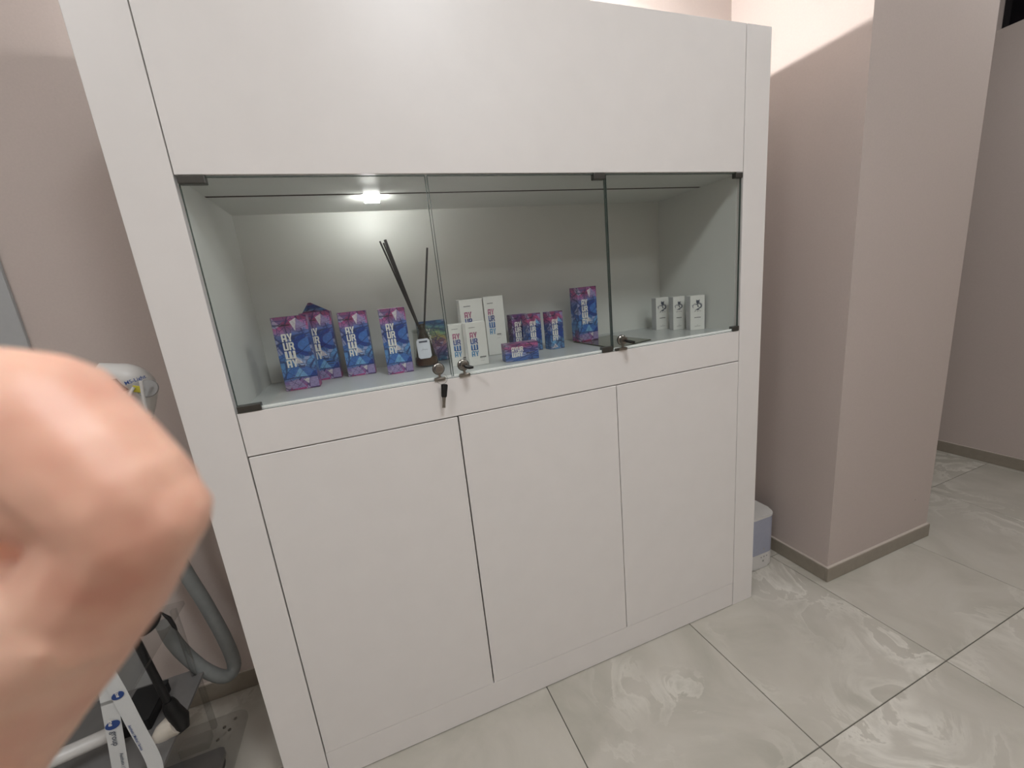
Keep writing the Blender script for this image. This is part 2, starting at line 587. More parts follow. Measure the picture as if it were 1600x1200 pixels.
# ceiling lamps: trim ring and glowing disc each
for (lx, ly), pw in CEILING_LAMPS:
    t = tag(empty('ceiling_light', (lx, ly, CEIL)), 'round recessed ceiling lamp %s' % ('above the cabinet side of the room' if (lx, ly) == (0.75, -1.4) else 'in the rear left of the room' if lx < 0 else 'near the right wall' if lx > 2.5 else 'in the rear middle of the room'), 'ceiling light', 'recessed ceiling lamps')
    bm = bmesh.new()
    lathe(bm, [(0.17, 0.0), (0.175, -0.008), (0.16, -0.012), (0.155, -0.004)], 28)
    link('trim_ring', bm, 'white_plastic', t, 40)
    bm = bmesh.new()
    lathe(bm, [(0.153, -0.001), (0.153, -0.006)], 28)
    link('diffuser', bm, 'lampdisc', t)

# ------------------------------------------------------------------ display cabinet
cab = tag(empty('display_cabinet', ((XL + XRO) / 2, 0.2, 0)), 'tall white laminate cabinet with glazed showcase above three plain doors', 'cabinet')
CO = Vector(cab.location)
G = 0.0011           # half of a tight joint


def cpart(name, x0, x1, y0, y1, z0, z1, mat='laminate', bevel=0.0008, parent=None):
    bm = bmesh.new()
    box(bm, x0 - CO.x, x1 - CO.x, y0 - CO.y, y1 - CO.y, z0, z1, bevel=bevel)
    return link(name, bm, mat, parent or cab)


CB = 0.425           # back of the cabinet
cpart('pilaster', XL, 0 - G, 0, 0.024, 0.001, ZT)
cpart('pilaster', XR + G, XRO, 0, 0.024, 0.001, ZT)
cpart('side_panel', XL, XL + 0.018, 0.024, CB, 0.001, ZT)
cpart('side_panel', XRO - 0.018, XRO, 0.024, CB, 0.001, ZT)
cpart('header_panel', 0 + G, XR - G, 0.0005, 0.02, ZOT, ZT)
cpart('rail_panel', 0 + G, XR - G, 0.0005, 0.02, ZDT + 0.0015, ZOB)
cpart('plinth', 0 + G, XR - G, 0.0005, 0.02, 0.003, ZDB - 0.0008)
for a, b in ((0 + 0.0022, S1 - 0.0022), (S1 + 0.0016, S2 - 0.0012), (S2 + 0.0012, XR - 0.0014)):
    cpart('cabinet_door', a, b, -0.0004, 0.018, ZDB + 0.0008, ZDT - 0.0016)
cpart('carcass', XL + 0.018, XRO - 0.018, 0.0245, CB, 0.003, ZOB - 0.02, 'carcass', 0)
cpart('showcase_shelf', 0, XR, 0.02, DEP, ZOB - 0.02, ZOB, 'shelf_board', 0)
cpart('showcase_side', -0.018, 0, 0.024, DEP, ZOB - 0.02, ZOT + 0.0, 'laminate_in', 0)
cpart('showcase_side', XR, XR + 0.018, 0.024, DEP, ZOB - 0.02, ZOT, 'laminate_in', 0)
# ceiling board of the showcase, in two pieces either side of the dark groove
cpart('showcase_top', -0.018, XR + 0.018, 0.02, 0.1755, ZOT, ZOT + 0.018, 'laminate_in', 0)
cpart('showcase_top', -0.018, XR + 0.018, 0.1815, DEP, ZOT, ZOT + 0.018, 'laminate_in', 0)
cpart('groove_strip', 0.0, XR, 0.1725, 0.1835, ZOT - 0.0004, ZOT + 0.014, 'seam', 0)
cpart('back_panel', -0.018, XR + 0.018, DEP, DEP + 0.012, ZOB - 0.02, ZOT + 0.018, 'laminate_in', 0)
cpart('rear_board', XL + 0.018, XRO - 0.018, CB - 0.008, CB, ZOB - 0.02, ZT - 0.03, 'carcass', 0)
cpart('top_board', XL + 0.018, XRO - 0.018, 0.024, CB - 0.008, ZT - 0.05, ZT - 0.03, 'laminate', 0)

# glass doors: pane, polished edges, two hinge clamps, one cylinder lock each
PZ0, PZ1 = ZOB + 0.004, ZOT - 0.003
GY0, GY1 = 0.004, 0.009


def glass_door(x0, x1, hinge_x, lock_x, dark_side):
    p_ = cpart('glass_door', x0, x1, GY0, GY1, PZ0, PZ1, 'pane', 0)
    e = 0.0016
    cpart('polished_edge', x0, x1, GY0 - 0.0002, GY1 + 0.0002, PZ0, PZ0 + 0.0052, 'edge', 0, p_)  # bright reflected line along the pane foot, painted as a white strip
    cpart('polished_edge', x0, x1, GY0 - 0.0002, GY1 + 0.0002, PZ1 - 0.001, PZ1 + 0.0006, 'edge_dark', 0, p_)
    cpart('polished_edge', x0 - 0.0004, x0 + 0.0009, GY0 - 0.0002, GY1 + 0.0002, PZ0, PZ1, 'edge_dark', 0, p_)
    cpart('polished_edge', x1 - 0.0009, x1 + 0.0004, GY0 - 0.0002, GY1 + 0.0002, PZ0, PZ1, 'edge_dark', 0, p_)
    hx0, hx1 = hinge_x
    for z0, z1 in ((PZ1 - 0.014, PZ1 + 0.002), (PZ0 - 0.003, PZ0 + 0.013)):
        bm = bmesh.new()
        box(bm, hx0 - CO.x, hx1 - CO.x, GY0 - 0.006 - CO.y, GY1 + 0.006 - CO.y, z0, z1, bevel=0.0018, seg=2)
        link('hinge', bm, 'gunmetal', p_)
    # lock: barrel through the glass, stem and foot clamp below it
    lz = ZOB + 0.030
    rotm = Matrix.Translation((lock_x - CO.x, GY0 - CO.y, lz)) @ Matrix.Rotation(PI / 2, 4, 'X')
    bm = bmesh.new()
    lathe(bm, [(0.0125, -0.006), (0.0145, -0.005), (0.0145, 0.002), (0.0118, 0.004), (0.0118, 0.012), (0.0105, 0.0155), (0.0075, 0.0158), (0.0070, 0.0148)], 24, rotm)
    link('lock_barrel', bm, 'chrome', p_, 35)
    bm = bmesh.new()
    lathe(bm, [(0.0158, -0.0005), (0.0158, 0.0016)], 24, rotm)
    link('lock_washer', bm, 'black', p_, 35)
    bm = bmesh.new()
    box(bm, lock_x - 0.003 - CO.x, lock_x + 0.003 - CO.x, GY0 - 0.007 - CO.y, GY0 - 0.001 - CO.y, ZOB + 0.004, lz - 0.010, bevel=0.001)
    link('lock_stem', bm, 'chrome', p_)
    bm = bmesh.new()
    box(bm, lock_x - 0.015 - CO.x, lock_x + 0.015 - CO.x, GY0 - 0.008 - CO.y, GY1 + 0.004 - CO.y, ZOB - 0.0008, ZOB + 0.0075, bevel=0.0025, seg=2)
    link('lock_foot', bm, 'chrome', p_, 35)
    return p_


glass_door(0.004, 0.4935, (0.004, 0.052), 0.4615, 1)
glass_door(0.4985, 0.9840, (0.948, 0.984), 0.5275, 0)
glass_door(0.9885, 1.4785, (1.452, 1.4795), 1.019, 0)
cpart('sill_seal', 0.002, XR - 0.002, 0.0025, 0.011, ZOB + 0.0001, ZOB + 0.0016, 'edge_dark', 0)  # dark strip painted in for the shaded gap below the panes
cpart('sill_strip', 0.002, XR - 0.002, 0.003, 0.0105, ZOB + 0.0016, ZOB + 0.0030, 'edge', 0)  # pale line of the lit sill, given as colour
# second half of the middle hinge pair sits on the right-hand pane foot
cpart('strike_plate', 0.992, 1.032, GY0 - 0.006, GY1 + 0.006, ZOB - 0.0006, ZOB + 0.008, 'gunmetal', 0.0015)

# ------------------------------------------------------------------ lamps that belong to the cabinet
pk = tag(empty('puck_light', (0.377, 0.178, ZOT)), 'small glowing spot lamp set in the showcase ceiling groove', 'lamp')
bm = bmesh.new()
box(bm, -0.0215, 0.0215, -0.0095, 0.006, -0.014, 0.004, bevel=0.001)
link('housing', bm, 'white_plastic', pk)
bm = bmesh.new()
box(bm, -0.0205, 0.0205, -0.0108, -0.0097, -0.0135, -0.0008, bevel=0.0004)
link('front_diffuser', bm, 'ledfront', pk)
bm = bmesh.new()
box(bm, -0.0195, 0.0195, -0.0012, 0.0012, -0.009, 0.009, bevel=0.0006)
bmesh.ops.transform(bm, matrix=Matrix.Translation((0, 0.0135, -0.0115)) @ Matrix.Rotation(math.radians(40), 4, 'X'), verts=bm.verts)
link('lens', bm, 'led', pk)
for nm, a, b, lab in (('led_tube', (1.20, 0.07, ZT - 0.021), (1.20, 0.39, ZT - 0.021), 'glowing lamp tube lying front to back on the cabinet top, right side'),
                      ('led_tube', (0.12, 0.25, ZT - 0.021), (1.0, 0.25, ZT - 0.021), 'long glowing lamp tube lying lengthwise on top of the cabinet')):
    t = tag(empty(nm, ((a[0] + b[0]) / 2, (a[1] + b[1]) / 2, ZT - 0.03)), lab, 'lamp', 'lamp tubes on the cabinet top')
    o_ = Vector(t.location)
    A, B_ = Vector(a) - o_, Vector(b) - o_
    u = (B_ - A).normalized()
    bm = bmesh.new()
    tube(bm, [A + u * 0.012, B_ - u * 0.012], 0.008, 12)
    link('glowing_tube', bm, 'tube_side' if abs(u.y) > 0.5 else 'tube', t, 40)
    bm = bmesh.new()
    tube(bm, [A, A + u * 0.012], 0.009, 12)
    link('end_cap', bm, 'white_plastic', t, 40)
    bm = bmesh.new()
    tube(bm, [B_ - u * 0.012, B_], 0.009, 12)
    link('end_cap', bm, 'white_plastic', t, 40)

# ------------------------------------------------------------------ keys in and under the locks
def key_shape(bm, mat, blade=True):
    # black bow with a hole-less grip, metal blade along +x
    prism(bm, round_rect(-0.032, 0.0, -0.0085, 0.0085, 0.004), -0.0022, 0.0022, mat=mat)


def key(name, loc, xdir, ydir, label, hang=False):
    """grip along local +x starting at the lock face"""
    t = tag(empty(name, loc), label, 'key')
    X = Vector(xdir).normalized()
    Y = (Vector(ydir) - X * X.dot(Vector(ydir))).normalized()
    Z = X.cross(Y)
    m = Matrix((X, Y, Z)).transposed().to_4x4()
    bm = bmesh.new()
    prism(bm, [(0.0, -0.003), (0.008, -0.003), (0.012, -0.007), (0.034, -0.0075), (0.037, -0.004), (0.037, 0.004), (0.034, 0.0075), (0.012, 0.007), (0.008, 0.003), (0.0, 0.003)], -0.0024, 0.0024, mat=m)
    link('grip', bm, 'black', t)
    bm = bmesh.new()
    prism(bm, [(-0.014, -0.002), (0.002, -0.002), (0.002, 0.002), (-0.014, 0.002), (-0.016, 0.0)], -0.0009, 0.0009, mat=m)
    link('blade', bm, 'chrome', t)
    return t


key('key', (0.5275, GY0 - 0.017, ZOB + 0.030), (0.25, -1.0, -0.05), (1, 0.2, 0), 'black-headed key sticking out of the lock on the middle glass door')
key('key', (1.019, GY0 - 0.017, ZOB + 0.030), (0.12, -1.0, -0.1), (1, 0.1, 0), 'black-headed key sticking out of the lock on the right glass door')
kr = tag(empty('key_ring', (0.4645, -0.014, ZOB - 0.012)), 'pair of black-headed keys on a thin ring hanging from the left lock', 'keys')
bm = bmesh.new()
tube(bm, [(0.0135 * math.cos(a), -0.003 * math.sin(a), 0.017 + 0.0135 * math.sin(a)) for a in [2 * PI * i / 24 for i in range(25)]], 0.0005, 6, False)
link('ring', bm, 'chrome', kr)
for dx, tilt in ((0.0005, 0.10), (0.006, 0.22)):
    m = Matrix.Translation((dx, -0.002 - dx * 0.7, 0.004)) @ Matrix.Rotation(tilt, 4, 'Y') @ Matrix.Rotation(PI / 2, 4, 'X')
    bm = bmesh.new()
    prism(bm, round_rect(-0.0055, 0.0055, -0.034, 0.0, 0.003), -0.0022, 0.0022, mat=m)
    k_ = link('key_grip', bm, 'black', kr)
    bm = bmesh.new()
    prism(bm, [(-0.0036, -0.062), (0.0036, -0.062), (0.0036, -0.034), (-0.0036, -0.034)], -0.0008, 0.0008, mat=m)
    link('key_blade', bm, 'chrome', k_)

# ------------------------------------------------------------------ product cartons on the showcase shelf
def letter(bm, ch, x, z, w, h, y, mi):
    s = w * 0.33       # stem
    b = h * 0.17       # bar
    X0, X1, Z0, Z1 = x, x + w, z, z + h
    xm = x + w / 2
    if ch == 'A':
        rect(bm, X0, X0 + s, Z0, Z1 - b * 0.5, y, mi)
        rect(bm, X1 - s, X1, Z0, Z1 - b * 0.5, y, mi)
        quad(bm, [(X0, Z1 - b * 0.5), (X1, Z1 - b * 0.5), (X1 - w * 0.12, Z1), (X0 + w * 0.12, Z1)], y, mi)
        rect(bm, X0 + s, X1 - s, Z1 - b * 1.1, Z1 - b * 0.5, y, mi)
        rect(bm, X0 + s, X1 - s, Z0 + h * 0.30, Z0 + h * 0.30 + b, y, mi)
    elif ch == 'Y':
        rect(bm, xm - s / 2, xm + s / 2, Z0, Z0 + h * 0.5, y, mi)
        quad(bm, [(xm - s / 2, Z0 + h * 0.38), (xm + s * 0.1, Z0 + h * 0.38), (X0 + s, Z1), (X0 - w * 0.04, Z1)], y, mi)
        quad(bm, [(xm - s * 0.1, Z0 + h * 0.38), (xm + s / 2, Z0 + h * 0.38), (X1 + w * 0.04, Z1), (X1 - s, Z1)], y, mi)
    elif ch == 'U':
        rect(bm, X0, X0 + s, Z0 + b * 0.5, Z1, y, mi)
        rect(bm, X1 - s, X1, Z0 + b * 0.5, Z1, y, mi)
        quad(bm, [(X0 + w * 0.12, Z0), (X1 - w * 0.12, Z0), (X1, Z0 + b * 0.5), (X0, Z0 + b * 0.5)], y, mi)
        rect(bm, X0 + s, X1 - s, Z0 + b * 0.5, Z0 + b * 1.1, y, mi)
    elif ch == 'R':
        rect(bm, X0, X0 + s, Z0, Z1, y, mi)
        quad(bm, [(X0 + s, Z1 - b), (X1, Z1 - b), (X1 - w * 0.16, Z1), (X0 + s, Z1)], y, mi)
        rect(bm, X1 - s, X1, Z0 + h * 0.54, Z1 - b, y, mi)
        rect(bm, X0 + s, X1 - w * 0.1, Z0 + h * 0.4, Z0 + h * 0.4 + b, y, mi)
        quad(bm, [(X1 - s * 0.92, Z0), (X1 + w * 0.1, Z0), (X1 - w * 0.12, Z0 + h * 0.4), (X1 - s * 1.35, Z0 + h * 0.4)], y, mi)
    elif ch == 'W':
        s2 = w * 0.24
        for q in (X0, xm - s2 / 2, X1 - s2):
            rect(bm, q, q + s2, Z0 + b * 0.5, Z1, y, mi)
        quad(bm, [(X0 + w * 0.05, Z0), (X1 - w * 0.05, Z0), (X1, Z0 + b * 0.8), (X0, Z0 + b * 0.8)], y, mi)


def print_rows(root, rows, x, ztop, cw, rh, gap, mats, step=0.0):
    """block lettering printed on the carton front, one mesh"""
    bm = bmesh.new()
    y = -0.0003
    for i, row in enumerate(rows):
        z = ztop - (i + 1) * rh - i * gap
        xx = x + step * i
        if row == 'W':
            letter(bm, 'W', xx, z, cw * 2.1, rh, y, i % len(mats))
        else:
            for ch in row:
                ww = cw * 1.75 if ch == 'W' else cw
                letter(bm, ch, xx, z, ww, rh, y, i % len(mats))
                xx += ww * 1.12
    o = link('lettering', bm, mats, root)
    return o


def facets(root, w, h, small=False):
    """the larger shapes of the watercolour print, flat on the carton front"""
    mats = ['facet_pale', 'facet_lilac', 'facet_sky', 'facet_deep', 'facet_mid', 'facet_line', 'facet_pink']
    bm = bmesh.new()
    y = -0.00012
    def P(pts, mi, dy=0.0):
        quad(bm, [(x * w, z * h) for x, z in pts], y - dy, mi)
    def arc(cx, cz, rx, rz, a0, a1, n=12):
        return [(cx + rx * math.cos(math.radians(a0 + (a1 - a0) * i / n)), cz + rz * math.sin(math.radians(a0 + (a1 - a0) * i / n))) for i in range(n + 1)]
    def stroke(pts, wd=0.012, mi=5):
        for (xa, za), (xb, zb) in zip(pts, pts[1:]):
            ux, uz = (xb - xa) * w, (zb - za) * h
            L = math.hypot(ux, uz) or 1
            nx, nz = -uz / L * wd * w * 0.5 / w, ux / L * wd * w * 0.5 / h
            P([(xa - nx, za - nz), (xb - nx, zb - nz), (xb + nx, zb + nz), (xa + nx, za + nz)], mi, 0.00009)
    if not small:
        P(arc(1.0, 0.60, 0.56, 0.16, 105, 255), 3)
        P(arc(1.0, 0.60, 0.40, 0.10, 100, 262), 4, 0.00003)
        P(arc(0.52, 0.165, 0.44, 0.165, 0, 180), 4)
        P([(0.30, 0.17), (0.52, 0.31), (0.72, 0.17)], 2, 0.00003)
        P([(0.46, 0.36), (0.66, 0.365), (0.58, 0.41), (0.46, 0.46)], 0, 0.00003)
        P([(0.62, 0.80), (0.50, 0.93), (0.70, 0.975), (0.66, 0.88)], 0)
        P([(0.66, 0.83), (0.70, 0.97), (0.99, 0.84)], 1)
        P([(0.04, 0.865), (0.28, 0.905), (0.20, 0.885)], 0)
        P([(0.12, 0.12), (0.40, 0.155), (0.62, 0.03), (0.2, 0.02)], 1)
        P([(0.72, 0.02), (0.74, 0.13), (0.98, 0.22), (0.99, 0.02)], 1)
        P([(0.55, 0.14), (0.74, 0.15), (0.70, 0.07)], 0, 0.00003)
        P([(0.74, 0.155), (0.985, 0.155), (0.985, 0.245), (0.88, 0.23)], 3, 0.00004)
        stroke([(0.03, 0.165), (0.4, 0.175), (0.985, 0.165)], 0.022)
        stroke([(0.42, 0.465), (0.7, 0.53), (0.985, 0.62)], 0.016)
        stroke(arc(0.52, 0.165, 0.44, 0.165, 0, 180), 0.01)
        stroke([(0.16, 0.26), (0.42, 0.17), (0.62, 0.27)], 0.009)
        stroke([(0.42, 0.17), (0.24, 0.07)], 0.009)
        stroke([(0.18, 0.14), (0.5, 0.03)], 0.009)
        stroke([(0.34, 0.03), (0.66, 0.155)], 0.009)
        stroke([(0.5, 0.55), (0.985, 0.46)], 0.008)
        stroke([(0.5, 0.66), (0.985, 0.73)], 0.008)
        stroke([(0.66, 0.83), (0.985, 0.87)], 0.008)
    else:
        P(arc(1.0, 0.46, 0.46, 0.17, 100, 260), 3)
        P([(0.60, 0.74), (0.66, 0.86), (0.94, 0.70)], 2)
        P([(0.46, 0.70), (0.62, 0.88), (0.60, 0.68)], 0)
        P([(0.70, 0.97), (0.98, 0.97), (0.98, 0.82)], 1)
        P([(0.10, 0.03), (0.30, 0.16), (0.52, 0.05)], 0)
        P([(0.05, 0.20), (0.40, 0.26), (0.24, 0.12)], 2)
        stroke([(0.46, 0.46), (0.985, 0.60)], 0.02)
        stroke([(0.10, 0.18), (0.45, 0.03)], 0.016)
        stroke([(0.2, 0.03), (0.6, 0.2)], 0.016)
    o = link('printed_facets', bm, mats, root)
    o['kind'] = 'stuff'
    return o


def small_print(root, marks, mat='ink'):
    bm = bmesh.new()
    for x0, x1, z0, z1 in marks:
        n = max(2, int((x1 - x0) / 0.0016))
        st = (x1 - x0) / n
        for i in range(n):
            rect(bm, x0 + i * st, x0 + (i + 0.8) * st, z0, z1, -0.0003)
    o = link('small_print', bm, mat, root)
    o['kind'] = 'stuff'
    return o


def carton(name, x, y, ang, w, dep, h, mat, label, group=None, z=ZOB):
    """x, y: left end of the front face; local frame: x along front, -y towards the viewer"""
    bm = bmesh.new()
    box(bm, 0, w, 0, dep, 0.0003, h, bevel=0.0007)
    o = link(name, bm, mat)
    o.location = (x, y, z)
    o.rotation_euler = (0, 0, math.radians(ang))
    tag(o, label, 'box', group)
    # tuck-flap seam on the lid
    bm = bmesh.new()
    box(bm, 0.002, w - 0.002, 0.0015, 0.0021, h, h + 0.0003)
    link('lid_seam', bm, 'inkgrey', o)
    return o


ROWS = ['AY', 'UR', 'W', 'AY']


def blue_box(x, y, ang, w, h, label, dep=0.05, mat='carton_blue', group='tall patterned cartons', z=ZOB):
    o = carton('patterned_carton', x, y, ang, w, dep, h, mat, label, group, z)
    facets(o, w, h)
    print_rows(o, ROWS, w * 0.19, h * 0.775, w * 0.145, h * 0.105, h * 0.012, ['letter_white'], step=0.0)
    small_print(o, [(w * 0.16, w * 0.50, h * 0.882, h * 0.894), (w * 0.50, w * 0.70, h * 0.315, h * 0.328), (w * 0.52, w * 0.68, h * 0.298, h * 0.308)])
    return o


def small_box(x, y, ang, label, mat='carton_small', w=0.057, h=0.126):
    o = carton('patterned_carton', x, y, ang, w, 0.042, h, mat, label, 'small patterned cartons')
    facets(o, w, h, True)
    print_rows(o, ROWS, w * 0.17, h * 0.80, w * 0.19, h * 0.130, h * 0.016, ['letter_white'])
    small_print(o, [(w * 0.16, w * 0.42, h * 0.90, h * 0.915), (w * 0.55, w * 0.85, h * 0.20, h * 0.22)])
    return o


def white_box(x, y, ang, w, h, label, dep=0.045, tall=False):
    o = carton('white_carton', x, y, ang, w, dep, h, 'paper', label, 'white cartons with coloured lettering')
    if tall:
        print_rows(o, ROWS, w * 0.17, h * 0.79, w * 0.145, h * 0.098, h * 0.012, ['letter_pink', 'letter_navy', 'letter_blue', 'letter_teal'])
        small_print(o, [(w * 0.17, w * 0.47, h * 0.880, h * 0.891), (w * 0.52, w * 0.74, h * 0.345, h * 0.36)])
        small_print(o, [(w * 0.52, w * 0.78, h * 0.33, h * 0.335), (w * 0.52, w * 0.66, h * 0.285, h * 0.29)], 'inkfaint')
    else:
        print_rows(o, ROWS, w * 0.16, h * 0.78, w * 0.17, h * 0.128, h * 0.016, ['letter_pink', 'letter_navy', 'letter_blue', 'letter_teal'])
        small_print(o, [(w * 0.15, w * 0.46, h * 0.885, h * 0.895), (w * 0.56, w * 0.88, h * 0.175, h * 0.20)])
        small_print(o, [(w * 0.56, w * 0.80, h * 0.155, h * 0.163), (w * 0.58, w * 0.78, h * 0.105, h * 0.112)], 'inkfaint')
    return o


blue_box(0.072, 0.196, -1.0, 0.086, 0.200, 'blue and pink carton, leftmost and nearest the left side of the showcase')
bB = blue_box(0.127, 0.302, -2.0, 0.084, 0.203, 'blue carton with raised lid flap, half hidden behind the leftmost carton')
# raised gable flap of the half-hidden carton
bm = bmesh.new()
pts = [(0.003, 0.046, 0.203), (0.080, 0.046, 0.203), (0.034, 0.030, 0.232), (0.026, 0.034, 0.232)]
vs0 = [bm.verts.new(p) for p in pts]
vs1 = [bm.verts.new((p[0], p[1] + 0.0012, p[2])) for p in pts]
bm.faces.new(vs0)
bm.faces.new(vs1[::-1])
for i in range(4):
    bm.faces.new((vs0[i], vs0[(i + 1) % 4], vs1[(i + 1) % 4], vs1[i]))
link('lid_flap', bm, 'carton_blue', bB)
small_print(bB, [(0.050, 0.072, 0.052, 0.056), (0.052, 0.070, 0.046, 0.0485)])
blue_box(0.230, 0.287, -4.0, 0.081, 0.194, 'blue and pink carton standing just right of the overlapping leftmost pair')
blue_box(0.344, 0.209, -2.0, 0.075, 0.193, 'blue and pink carton standing directly left of the reed diffuser')
rb = carton('patterned_carton', 0.462, 0.336, 0, 0.094, 0.03, 0.137, 'carton_rainbow', 'green, yellow and purple carton standing behind the reed diffuser', 'tall patterned cartons')
print_rows(rb, ROWS, 0.012, 0.112, 0.014, 0.0185, 0.0025, ['paper'])
white_box(0.600, 0.285, 0, 0.078, 0.194, 'tall white carton at the back, left of the tall pair', tall=True)
white_box(0.6815, 0.283, -1.0, 0.068, 0.196, 'tall white carton at the back, right of the tall pair', tall=True)
white_box(0.533, 0.174, -4.0, 0.060, 0.126, 'short white carton behind the keyed lock, left of the front pair')
white_box(0.575, 0.130, 2.0, 0.061, 0.128, 'short white carton in front, right of the front pair', dep=0.036)
small_box(0.776, 0.288, 3.0, 'small purple carton at the left behind the carton lying on its side', 'carton_purple')
small_box(0.812, 0.236, 4.0, 'small blue and pink carton at the right behind the carton lying on its side', w=0.051)
ly_ = carton('patterned_carton', 0.678, 0.098, -5.0, 0.104, 0.045, 0.053, 'carton_lying', 'small purple and blue carton lying on its side at the shelf front', 'small patterned cartons')
print_rows(ly_, ['AYUR', 'WAY'], 0.020, 0.043, 0.0082, 0.0145, 0.0012, ['letter_white'])
small_print(ly_, [(0.062, 0.086, 0.044, 0.046), (0.064, 0.092, 0.020, 0.023), (0.066, 0.082, 0.0165, 0.018)])
small_box(0.879, 0.205, 5.0, 'small blue and pink carton standing alone right of the lying carton', w=0.052)
BRZ = 0.0036
blue_box(1.017, 0.256, 4.0, 0.080, 0.191, 'tall blue and pink carton standing on the corner of the dark brochure', z=ZOB + BRZ)

# dark glossy brochure lying flat
br = tag(empty('brochure', (1.09, 0.17, ZOB)), 'dark glossy folded brochure lying flat on the shelf', 'brochure')
bm = bmesh.new()
poly = [(-0.075, -0.135), (0.100, -0.085), (0.092, 0.150), (-0.080, 0.125)]
prism(bm, poly, 0.0003, 0.0016)
link('lower_leaf', bm, 'black', br)
bm = bmesh.new()
prism(bm, [(x * 0.985, y * 0.985) for x, y in poly], 0.0018, 0.0034)
link('cover', bm, 'brochure', br)

# three little white boxes with an ornate dark emblem
def emblem(root, w, h):
    bm = bmesh.new()
    y = -0.0003
    random.seed(5)
    cx, cz = w * 0.5, h * 0.735
    def blob(x, z, rx, rz, a=0.0, n=9):
        pts = []
        for i in range(n):
            t = 2 * PI * i / n
            px, pz = rx * math.cos(t), rz * math.sin(t)
            pts.append((cx + x + px * math.cos(a) - pz * math.sin(a), cz + z + px * math.sin(a) + pz * math.cos(a)))
        quad(bm, pts, y)
    u = w * 0.0135
    blob(1 * u, 14 * u, 9 * u, 8 * u)
    blob(-5 * u, 20 * u, 2.2 * u, 5 * u, 0.4)
    blob(8 * u, 20 * u, 2.2 * u, 5 * u, -0.4)
    for i in range(9):
        t = -0.9 + i * 0.42
        blob(14 * u * math.cos(t) + 6 * u, 12 * u * math.sin(t) - 6 * u, 5.5 * u, 2.2 * u, t + 0.5)
    for i in range(5):
        blob((-10 - 4 * i) * u, (5 - abs(i - 1) * 3) * u, 4 * u, 1.3 * u, 0.9 - i * 0.5)
    blob(-24 * u, -8 * u, 1.5 * u, 7 * u, 0.2)
    blob(2 * u, -22 * u, 9 * u, 4 * u, 0.2)
    blob(2 * u, -6 * u, 3 * u, 8 * u, 0.3)
    blob(10 * u, -15 * u, 4 * u, 3 * u, 0.8)
    blob(-10 * u, -25 * u, 4 * u, 1.6 * u, 0.6)
    link('emblem', bm, 'inkgrey', root)
    bm = bmesh.new()
    def rng(x0, x1, z0, z1, slant=0.0):
        quad(bm, [(x0, z0), (x1, z0 + slant), (x1, z1 + slant), (x0, z1)], y)
    # scrawled signature, product name and foot line
    for i in range(7):
        x0 = w * (0.27 + i * 0.068)
        rng(x0, x0 + w * 0.05, h * (0.535 + 0.006 * (i % 3)), h * (0.547 + 0.008 * (i % 2)), h * 0.006)
    for i in range(6):
        x0 = w * (0.28 + i * 0.075)
        rng(x0, x0 + w * 0.06, h * 0.355, h * 0.375)
    link('small_print', bm, 'ink', root)
    bm = bmesh.new()
    for i in range(6):
        x0 = w * (0.30 + i * 0.07)
        rng(x0, x0 + w * 0.055, h * 0.105, h * 0.118)
    rng(w * 0.47, w * 0.53, h * 0.14, h * 0.15)
    link('foot_line', bm, 'inkfaint', root)


def emblem_box(x, y, ang, w, label):
    h, dep = 0.124, 0.030
    bm = bmesh.new()
    box(bm, 0, w, 0, dep, 0.0003, h, bevel=0.0006)
    bm.faces.ensure_lookup_table()
    o = link('emblem_box', bm, ['paper', 'silver'])
    for pl in o.data.polygons:
        if abs(pl.normal.x) > 0.9:
            pl.material_index = 1
    o.location = (x, y, ZOB)
    o.rotation_euler = (0, 0, math.radians(ang))
    tag(o, label, 'box', 'small white emblem boxes')
    emblem(o, w, h)
    bm = bmesh.new()
    box(bm, 0.002, w - 0.002, 0.0015, 0.0021, h, h + 0.0003)
    link('lid_seam', bm, 'inkfaint', o)


emblem_box(1.370, 0.280, -5.0, 0.056, 'small white box with dark emblem, left of the three at the right end')
emblem_box(1.399, 0.219, -12.0, 0.046, 'small white box with dark emblem, middle of the three at the right end')
emblem_box(1.417, 0.152, -14.0, 0.055, 'small white box with dark emblem, right of the three and nearest the glass')

# ------------------------------------------------------------------ reed diffuser
DX, DY = 0.470, 0.276
df = tag(empty('reed_diffuser', (DX, DY, ZOB)), 'flask-shaped amber reed diffuser with white label and black sticks', 'diffuser')
bm = bmesh.new()
lathe(bm, [(0.036, 0.0006), (0.039, 0.003), (0.039, 0.010), (0.036, 0.040), (0.033, 0.085), (0.032, 0.108), (0.034, 0.113), (0.0335, 0.117), (0.030, 0.117), (0.0295, 0.108)], 32)
link('flask', bm, 'flask', df, 50)
bm = bmesh.new()
lathe(bm, [(0.034, 0.0045), (0.0365, 0.008), (0.0350, 0.022), (0.0335, 0.030), (0.033, 0.0305)], 32)
link('amber_liquid', bm, 'amber', df, 50)
bm = bmesh.new()
lathe(bm, [(0.031, 0.031), (0.026, 0.060), (0.017, 0.092), (0.0085, 0.118), (0.0075, 0.132), (0.0055, 0.134)], 20)
link('dark_insert', bm, 'insert', df, 50)
bm = bmesh.new()
lathe(bm, [(0.014, 0.1175), (0.018, 0.121), (0.018, 0.125), (0.0125, 0.129), (0.0115, 0.126)], 24)
link('collar', bm, 'flask', df, 50)
bm = bmesh.new()
lw, l0, l1, cc = 0.0205, 0.030, 0.091, 0.006
mlab = Matrix.Translation((-0.008, -0.0455, 0)) @ Matrix.Rotation(math.radians(90 - 6), 4, 'X')
